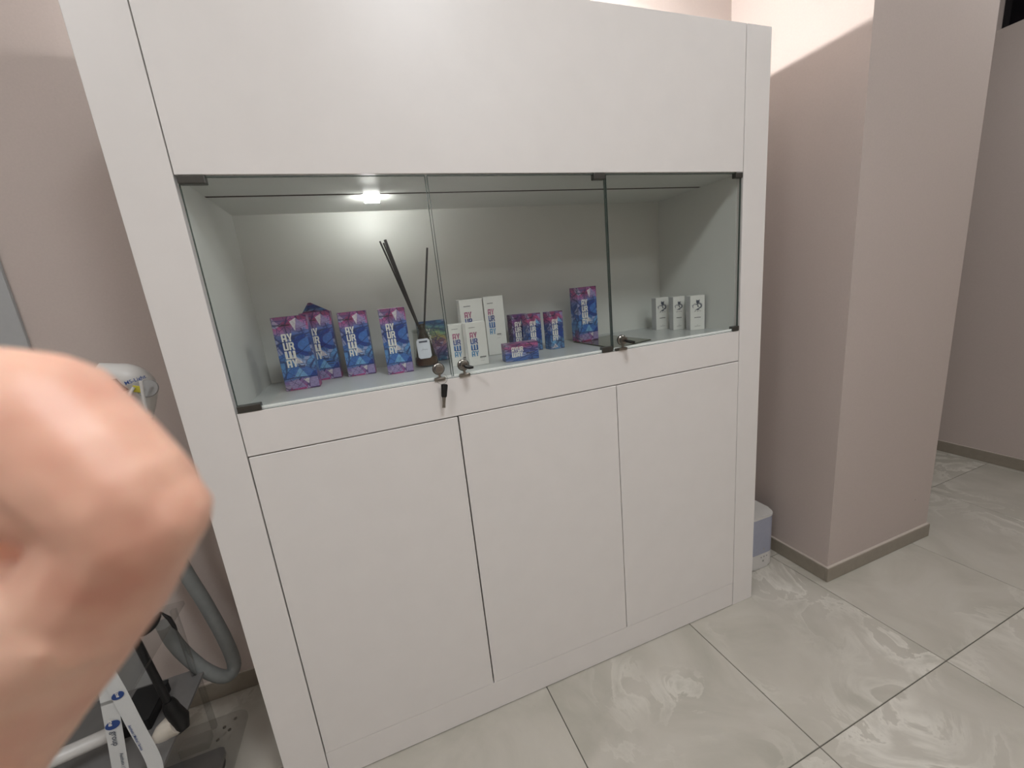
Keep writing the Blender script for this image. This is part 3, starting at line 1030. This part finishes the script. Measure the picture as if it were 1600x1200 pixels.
prism(bm, [(-lw, l0 + cc), (-lw + cc, l0), (lw - cc, l0), (lw, l0 + cc), (lw, l1 - cc), (lw - cc, l1), (-lw + cc, l1), (-lw, l1 - cc)], -0.0006, 0.0006, mat=mlab)
lb = link('label_card', bm, 'label', df)
bm = bmesh.new()
for x0, x1, z0, z1 in ((-0.013, 0.013, 0.079, 0.0845),):
    bm.faces.new([bm.verts.new(mlab @ Vector((x, z, 0.0009))) for x, z in ((x0, z0), (x1, z0), (x1, z1), (x0, z1))])
scr = [(-0.009, 0.054), (-0.006, 0.057), (-0.003, 0.0625), (-0.0045, 0.056), (0.0, 0.058), (0.003, 0.0555), (0.006, 0.0575), (0.011, 0.055)]
for a, b in zip(scr, scr[1:]):
    bm.faces.new([bm.verts.new(mlab @ Vector((x, z, 0.0009))) for x, z in ((a[0], a[1]), (b[0], b[1]), (b[0], b[1] + 0.0009), (a[0], a[1] + 0.0009))])
link('label_print', bm, 'inkgrey', lb)
for (tx, tz, rr, ty) in ((0.386 - DX, 0.388, 0.0026, 0.008), (0.4005 - DX, 0.390, 0.0042, -0.002), (0.394 - DX, 0.380, 0.0026, -0.014), (0.522 - DX, 0.361, 0.0030, 0.004)):
    bm = bmesh.new()
    tube(bm, [(-0.004 if tx < 0 else 0.003, 0.0, 0.10), (tx, ty, tz)], rr, 8)
    link('reed', bm, 'matteblack', df, 40)

# ------------------------------------------------------------------ aroma humidifier on the floor
hm = tag(empty('humidifier', (1.755, 0.185, 0)), 'white humidifier with blue-grey tank on the floor beside the cabinet', 'humidifier')
hs, hr = 0.085, 0.045
bm = bmesh.new()
prism(bm, round_rect(-hs, hs, -hs + 0.01, hs - 0.01, hr, 8), 0.0, 0.004)
link('foot', bm, 'black', hm)
bm = bmesh.new()
prism(bm, round_rect(-hs, hs, -hs, hs, hr, 8), 0.004, 0.075)
bmesh.ops.bevel(bm, geom=[e for e in bm.edges if abs(e.verts[0].co.z - 0.004) < 1e-5 and abs(e.verts[1].co.z - 0.004) < 1e-5], offset=0.006, segments=2, affect='EDGES')
hb = link('base', bm, 'white_plastic', hm, 40)
bm = bmesh.new()
prism(bm, round_rect(-hs, hs, -hs, hs, hr, 8), 0.0755, 0.246)
link('tank', bm, 'mist', hm, 40)
bm = bmesh.new()
prism(bm, round_rect(-hs - 0.001, hs + 0.001, -hs - 0.001, hs + 0.001, hr, 8), 0.2465, 0.2575)
bmesh.ops.bevel(bm, geom=[e for e in bm.edges if e.verts[0].co.z > 0.257 and e.verts[1].co.z > 0.257], offset=0.004, segments=2, affect='EDGES')
link('lid', bm, 'white_plastic', hm, 40)
for bx, bz, rr in ((0.0, 0.058, 0.0035), (0.016, 0.0585, 0.0035), (0.032, 0.059, 0.0035), (0.012, 0.038, 0.005), (0.014, 0.097, 0.0045)):
    bm = bmesh.new()
    lathe(bm, [(rr, 0.0), (rr, 0.0006)], 12, Matrix.Translation((bx, -hs, bz)) @ Matrix.Rotation(PI / 2, 4, 'X'))
    link('button', bm, 'grey_plastic', hm)

# small scuff chip on the pillar
mark = bpy.data.objects['wall_pillar']
bm = bmesh.new()
lathe(bm, [(0.006, 0.0), (0.004, 0.0008)], 8, Matrix.Translation(aty(1430, 781, YP)) @ Matrix.Rotation(PI / 2, 4, 'X') @ Matrix.Scale(0.35, 4, (0, 1, 0)))
link('paint_chip', bm, 'base', mark)

# ------------------------------------------------------------------ equipment trolley left of the cabinet
tr = tag(empty('equipment_trolley', (-0.45, 0.15, 0)), 'grey tiered equipment trolley with clear acrylic shelves beside the cabinet', 'trolley')
TOF = Vector(tr.location)


def tpart(name, bm, mat, parent=None, smooth=None):
    bmesh.ops.translate(bm, verts=bm.verts, vec=-TOF)
    return link(name, bm, mat, parent or tr, smooth)


YT = 0.30
bm = bmesh.new()
prism(bm, round_rect(-0.72, -0.262, -0.22, YT + 0.01, 0.035), 0.046, 0.056)
tpart('bottom_shelf', bm, 'acrylic')
bm = bmesh.new()
prism(bm, round_rect(-0.66, -0.305, -0.16, YT - 0.09, 0.02), 0.028, 0.044)
tpart('base_block', bm, 'shelf_grey')
bm = bmesh.new()
prism(bm, round_rect(-0.70, -0.338, -0.02, YT + 0.004, 0.02), 0.252, 0.260)
tpart('middle_shelf', bm, 'shelf_grey')
bm = bmesh.new()
prism(bm, round_rect(-0.70, -0.334, -0.02, YT, 0.012), 0.495, 0.503)
tpart('upper_shelf', bm, 'acrylic')
for x, y, z0, z1 in ((-0.352, YT - 0.025, 0.056, 0.252), (-0.36, YT - 0.02, 0.260, 0.495), (-0.68, YT - 0.03, 0.056, 0.252), (-0.68, YT - 0.03, 0.26, 0.495),
                     (-0.68, 0.01, 0.056, 0.252), (-0.68, 0.01, 0.26, 0.495)):
    bm = bmesh.new()
    box(bm, x - 0.007, x + 0.007, y - 0.007, y + 0.007, z0, z1, bevel=0.002)
    tpart('shelf_post', bm, 'acrylic')
# clear foot bracket with four screws
bm = bmesh.new()
box(bm, -0.42, -0.345, 0.205, 0.245, 0.0565, 0.085, bevel=0.002)
tpart('foot_bracket', bm, 'acrylic')
for x, y in ((-0.322, 0.262), (-0.296, 0.280), (-0.304, 0.246), (-0.330, 0.225)):
    bm = bmesh.new()
    lathe(bm, [(0.0045, 0.0), (0.0045, 0.002), (0.002, 0.0035)], 10, Matrix.Translation((x, y, 0.056)))
    tpart('screw', bm, 'chrome', smooth=40)
# column with the handpiece cradle on top
bm = bmesh.new()
tube(bm, [(-0.47, 0.24, 0.503), (-0.47, 0.24, 1.03)], 0.020, 16)
tpart('column', bm, 'grey_plastic', smooth=40)
bm = bmesh.new()
tube(bm, spline([(-0.47, 0.24, 1.0), (-0.40, 0.235, 1.02), (-0.31, 0.23, 1.07), (-0.262, 0.225, 1.095)], 5), 0.011, 10)
tpart('cradle_arm', bm, 'grey_plastic', smooth=40)
# front carrying bar
bm = bmesh.new()
tube(bm, [aty(172, 1147, 0.10), aty(40, 1206, 0.04)], 0.017, 14)
tpart('push_bar', bm, 'white_plastic', smooth=40)
for x in (-0.66, -0.32):
    for y in (-0.14, 0.18):
        bm = bmesh.new()
        tube(bm, [(x - 0.009, y, 0.0145), (x + 0.009, y, 0.0145)], 0.0140, 14)
        tpart('castor', bm, 'black', smooth=40)
# two prongs of the cradle
cr0 = aty(222, 612, 0.215)
for a, b, c, w in ((aty(209, 605, 0.185), aty(201, 619, 0.18), aty(190, 640, 0.175), 0.007), (aty(220, 595, 0.178), aty(224, 620, 0.180), aty(230, 648, 0.184), 0.0075)):
    bm = bmesh.new()
    tube(bm, spline([a, b, c], 4), [w * 0.5] * 1 + [w * 0.5] * 8, 8)
    tpart('cradle_prong', bm, 'white_plastic', smooth=40)
bm = bmesh.new()
pc = aty(231, 607, 0.200)
mm = Matrix.Translation(pc) @ Matrix.Rotation(math.radians(15), 4, 'Y') @ Matrix.Rotation(math.radians(70), 4, 'X')
lathe(bm, [(0.021, -0.003), (0.0225, 0.0), (0.021, 0.003)], 20, mm)
tpart('cradle_disc', bm, 'grey_plastic', smooth=40)

# handpiece resting in the cradle
hp = tag(empty('handpiece', aty(205, 600, 0.24)), 'white treatment handpiece with blue lettering in its cradle beside the cabinet', 'handpiece')
HO = Vector(hp.location)
axis = [aty(150, 580, 0.225), aty(178, 587, 0.232), aty(203, 592, 0.24), aty(222, 604, 0.25), aty(228, 622, 0.25), aty(222, 650, 0.245)]
bm = bmesh.new()
ax = spline(axis, 5)
n = len(ax)
tube(bm, [p - HO for p in ax], [0.022 + 0.014 * math.sin(PI * min(1, (i / (n - 1)) * 1.25)) for i in range(n)], 18)
link('shell', bm, 'white_plastic', hp, 50)
bm = bmesh.new()
tube(bm, [aty(160, 594, 0.215) - HO, aty(182, 596, 0.212) - HO, aty(193, 612, 0.212) - HO], [0.010, 0.015, 0.012], 12)
link('dark_nozzle', bm, 'black', hp, 50)
bm = bmesh.new()
box(bm, -0.010, 0.010, -0.002, 0.002, -0.008, 0.008, bevel=0.001)
bmesh.ops.transform(bm, matrix=Matrix.Translation(aty(215, 608, 0.192) - HO) @ Matrix.Rotation(math.radians(18), 4, 'Y'), verts=bm.verts)
link('yellow_sticker', bm, 'yellow', hp)
tm = Matrix.Translation(aty(196, 602, 0.196) - HO) @ Matrix.Rotation(math.radians(15), 4, 'Y') @ Matrix.Rotation(math.radians(78), 4, 'X') @ Matrix.Rotation(math.radians(30), 4, 'Z')
text_mesh('handpiece_text', 'MS-Light', 0.0125, 'navy', hp, tm, 0.0002)

# grey hose from the handpiece down and back to the trolley
hose_pts = [aty(224, 648, 0.25), aty(232, 720, 0.30), aty(254, 820, 0.34), aty(285, 885, 0.35), aty(322, 945, 0.35), aty(352, 1000, 0.34), aty(366, 1040, 0.33), aty(352, 1057, 0.31),
            aty(322, 1048, 0.30), aty(292, 1025, 0.30), aty(270, 1000, 0.29), aty(256, 975, 0.27)]
ho = tag(empty('hose', hose_pts[7]), 'thick grey hose looping down beside the cabinet side', 'hose')
bm = bmesh.new()
tube(bm, [p - ho.location for p in spline(hose_pts, 7)], 0.0195, 14)
link('hose_tube', bm, 'hose', ho, 60)

# black corded plug pushed into a cream socket
pb = tag(empty('black_cable', aty(270, 1105, 0.10)), 'black cable with angled plug hanging down to the cream socket', 'cable')
PO = Vector(pb.location)
bm = bmesh.new()
tube(bm, [p - PO for p in spline([aty(185, 950, 0.12), aty(207, 990, 0.12), aty(232, 1038, 0.115), aty(262, 1096, 0.10)], 6)], 0.0088, 12)
link('cord', bm, 'black', pb, 60)
bm = bmesh.new()
tube(bm, [p - PO for p in (aty(262, 1095, 0.10), aty(266, 1102, 0.10), aty(269, 1108, 0.10), aty(281, 1122, 0.10), aty(284, 1136, 0.095), aty(277, 1143, 0.09))], [0.012, 0.0165, 0.0175, 0.0205, 0.017, 0.010], 14)
link('plug', bm, 'black', pb, 40)
bm = bmesh.new()
tube(bm, [p - PO for p in spline([aty(200, 992, 0.13), aty(222, 985, 0.13), aty(242, 970, 0.13), aty(251, 957, 0.13)], 5)], [0.006, 0.008, 0.010, 0.012, 0.014, 0.015, 0.016, 0.016, 0.015, 0.013, 0.011, 0.009, 0.007, 0.006, 0.004, 0.003], 12)
link('strain_relief', bm, 'black', pb, 60)
bm = bmesh.new()
tube(bm, [p - PO for p in (aty(252, 957, 0.13), aty(258, 962, 0.13), aty(264, 966, 0.13), aty(272, 978, 0.13), aty(277, 985, 0.13))], [0.0015, 0.0035, 0.005, 0.0045, 0.001], 8)
link('tag_pin', bm, 'black', pb, 60)

ck = tag(empty('socket_cup', aty(262, 1140, 0.10)), 'cream plastic socket cup holding the black plug', 'socket')
KO = Vector(ck.location)
bm = bmesh.new()
tube(bm, [p - KO for p in (aty(249, 1155, 0.10), aty(252, 1152, 0.10), aty(258, 1144, 0.10), aty(266, 1136, 0.10), aty(278, 1128, 0.10))], [0.014, 0.023, 0.0265, 0.0272, 0.0268], 18, True)
link('cup', bm, 'cup', ck, 50)
for e0, e1 in (((250, 1148), (236, 1162)), ((256, 1158), (241, 1176))):
    bm = bmesh.new()
    tube(bm, [aty(*e0, 0.10) - KO, aty(*e1, 0.10) - KO], 0.0065, 8)
    link('prong', bm, 'white_plastic', ck, 40)

# black flat case standing on the middle shelf
sl = tag(empty('black_case', (-0.44, 0.18, 0.26)), 'flat black case lying on the trolley shelf behind the cable', 'case')
bm = bmesh.new()
prism(bm, round_rect(-0.045, 0.030, -0.05, 0.075, 0.004), 0.0003, 0.03)
link('case_body', bm, 'black', sl)
bm = bmesh.new()
prism(bm, round_rect(-0.046, 0.031, -0.051, 0.076, 0.004), 0.0303, 0.034)
link('case_lid', bm, 'matteblack', sl)

# printed lanyard, two strands of ribbon
def ribbon(bm, pts, width, side):
    """flat strip with thickness following pts; side = width direction per point"""
    th = Vector((0, -0.0006, 0))
    a = [bm.verts.new(p - side * (w / 2)) for p, w in zip(pts, width)]
    b = [bm.verts.new(p + side * (w / 2)) for p, w in zip(pts, width)]
    c = [bm.verts.new(p - side * (w / 2) - th) for p, w in zip(pts, width)]
    e = [bm.verts.new(p + side * (w / 2) - th) for p, w in zip(pts, width)]
    for i in range(len(pts) - 1):
        bm.faces.new((a[i], b[i], b[i + 1], a[i + 1]))
        bm.faces.new((c[i + 1], e[i + 1], e[i], c[i]))
        bm.faces.new((a[i], a[i + 1], c[i + 1], c[i]))
        bm.faces.new((b[i + 1], b[i], e[i], e[i + 1]))


YL = -0.02
LA = [aty(160, 1040, YL), aty(168, 1085, YL), aty(178, 1140, YL), aty(188, 1200, YL), aty(196, 1250, YL)]
LB = [aty(166, 1050, YL - 0.006), aty(186, 1085, YL - 0.006), aty(212, 1135, YL - 0.006), aty(240, 1188, YL - 0.006), aty(246, 1225, YL - 0.006)]
la = tag(empty('lanyard', aty(196, 1250, YL)), 'white printed lanyard ribbon hanging in a loop from the trolley', 'lanyard')
LO = Vector(la.location)
for pts, nm in ((LA, 'left'), (LB, 'right')):
    ps = spline([p - LO for p in pts], 6)
    u = (pts[2] - pts[1]).normalized()
    side = Vector((u.z, 0, -u.x)).normalized()
    if side.x < 0:
        side = -side
    bm = bmesh.new()
    ribbon(bm, ps, [0.030] * len(ps), side)
    st = link('ribbon_strand', bm, 'ribbon', la)
    # print frame: x along the strand running downwards, y across it
    mid = pts[2] - LO
    X = (pts[3] - pts[1]).normalized()
    X.y = 0
    X.normalize()
    Yv = Vector((0, -1, 0)).cross(X).normalized()
    base = Matrix((X, Yv, Vector((0, -1, 0)))).transposed().to_4x4()
    def onr(px, py):
        return Matrix.Translation(aty(px, py, pts[0].y - 0.0012) - LO) @ base
    if nm == 'left':
        bm = bmesh.new()
        lathe(bm, [(0.0145, 0.0), (0.0145, 0.0003)], 20, onr(176, 1133) @ Matrix.Rotation(0.5, 4, 'Z') @ Matrix.Scale(0.72, 4, (1, 0, 0)))
        lg = link('logo_oval', bm, 'navy', st)
        text_mesh('logo_text', 'line', 0.013, 'letter_white', st, onr(171, 1124) @ Matrix.Translation((0, -0.003, 0.0006)), 0.0002)
        text_mesh('strap_text', 'group', 0.0165, 'inkgrey', st, onr(176, 1143) @ Matrix.Translation((0, -0.003, 0.0003)), 0.0001)
        text_mesh('strap_text', 'Aesthetic | Medical', 0.009, 'inkgrey', st, onr(187, 1177) @ Matrix.Translation((0, 0.000, 0.0003)), 0.0001)
    else:
        bm = bmesh.new()
        lathe(bm, [(0.0125, 0.0), (0.0125, 0.0003)], 20, onr(184, 1087) @ Matrix.Rotation(0.4, 4, 'Z') @ Matrix.Scale(0.72, 4, (1, 0, 0)))
        link('logo_oval', bm, 'navy', st)
        text_mesh('logo_text', 'line', 0.0105, 'letter_white', st, onr(181, 1081) @ Matrix.Translation((0, -0.003, 0.0006)), 0.0002)
        text_mesh('strap_text', 'Aesthetic | Medical | Service', 0.0078, 'navy', st, onr(206, 1134) @ Matrix.Translation((-0.004, -0.0065, 0.0003)), 0.0001, sx=0.86)

# ------------------------------------------------------------------ the hand close to the lens
def capsule_chain(bm, pts):
    """overlapping tapered balls along a polyline of (point, radius)"""
    for (a, ra), (b, rb_) in zip(pts, pts[1:]):
        a, b = Vector(a), Vector(b)
        L = (b - a).length
        k_ = max(2, int(L / (min(ra, rb_) * 0.22)))
        for i in range(k_ + 1):
            t = i / k_
            t2 = t * t * (3 - 2 * t) * 0.4 + t * 0.6
            c = a.lerp(b, t)
            bmesh.ops.create_icosphere(bm, subdivisions=2, radius=ra + (rb_ - ra) * t2, matrix=Matrix.Translation(c))


D0 = 0.060
hand0 = at(-120, 1150, 0.085)
W = lambda px, py, dep_: at(px, py, dep_) - hand0
bm = bmesh.new()
# index finger: knuckle, first joint at the right, second joint top left, tip off to the left
capsule_chain(bm, [(W(-70, 1210, 0.080), 0.0135), (W(52, 1046, 0.070), 0.0116), (W(146, 920, 0.062), 0.0100), (W(214, 815, 0.0585), 0.0086), (W(190, 770, 0.0575), 0.0090), (W(138, 722, 0.057), 0.0094), (W(62, 655, 0.057), 0.0099), (W(15, 645, 0.0575), 0.0097), (W(-60, 665, 0.059), 0.0088), (W(-150, 700, 0.062), 0.0070)])
# bony point of the first joint
capsule_chain(bm, [(W(214, 812, 0.0585), 0.0086), (W(246, 803, 0.0585), 0.0068)])
# soft pads that close the fold behind the joint
capsule_chain(bm, [(W(160, 790, 0.056), 0.0052), (W(70, 782, 0.0555), 0.0056), (W(-40, 775, 0.058), 0.0065)])
capsule_chain(bm, [(W(150, 902, 0.058), 0.0056), (W(80, 940, 0.058), 0.0060), (W(-30, 950, 0.060), 0.0066)])
capsule_chain(bm, [(W(120, 960, 0.060), 0.0080), (W(20, 1020, 0.062), 0.0090), (W(-60, 1060, 0.066), 0.0100)])
# middle finger curled behind, ring and little finger further back
capsule_chain(bm, [(W(-150, 1180, 0.086), 0.0135), (W(-20, 1010, 0.078), 0.0118), (W(30, 940, 0.074), 0.0105), (W(-60, 830, 0.072), 0.0100), (W(-160, 800, 0.074), 0.0088), (W(-220, 850, 0.077), 0.0072)])
capsule_chain(bm, [(W(-230, 1160, 0.094), 0.013), (W(-140, 990, 0.088), 0.0112), (W(-110, 930, 0.086), 0.0100), (W(-180, 850, 0.085), 0.0094), (W(-260, 840, 0.086), 0.0084), (W(-300, 890, 0.088), 0.007)])
capsule_chain(bm, [(W(-300, 1150, 0.102), 0.012), (W(-240, 1010, 0.098), 0.0095), (W(-220, 950, 0.096), 0.0085), (W(-270, 890, 0.095), 0.008), (W(-330, 890, 0.096), 0.0072), (W(-350, 930, 0.098), 0.006)])
# thumb folded against the side of the palm
capsule_chain(bm, [(W(-300, 1420, 0.105), 0.017), (W(-120, 1330, 0.080), 0.0140), (W(-60, 1180, 0.068), 0.0115), (W(-50, 1080, 0.064), 0.0105), (W(-70, 980, 0.062), 0.0085)])
# palm and wrist, forearm running down out of frame
for k_ in (0, 1, 2, 3):
    capsule_chain(bm, [(W(-70 - 77 * k_, 1210 - 20 * k_, 0.080 + 0.0073 * k_), 0.0135), (W(-330 - 30 * k_, 1500, 0.125 + 0.004 * k_), 0.018)])
capsule_chain(bm, [(W(-375, 1500, 0.131), 0.021), (W(-470, 1680, 0.165), 0.026), (W(-560, 1850, 0.235), 0.033), (W(-600, 1950, 0.33), 0.040)])
person = link('person', bm, 'skin')
person.location = hand0
rm = person.modifiers.new('remesh', 'REMESH')
rm.mode = 'VOXEL'
rm.voxel_size = 0.0008
rm.use_smooth_shade = True
sm_ = person.modifiers.new('smooth', 'SMOOTH')
sm_.factor = 0.5
sm_.iterations = 6
tag(person, 'bare hand with bent index finger held close to the lens, out of focus', 'person')
# sleeve over the forearm
bm = bmesh.new()
tube(bm, [W(-540, 1815, 0.215), W(-570, 1880, 0.26), W(-615, 1975, 0.36)], [0.040, 0.046, 0.052], 18)
link('sleeve', bm, 'sleeve', person, 50)
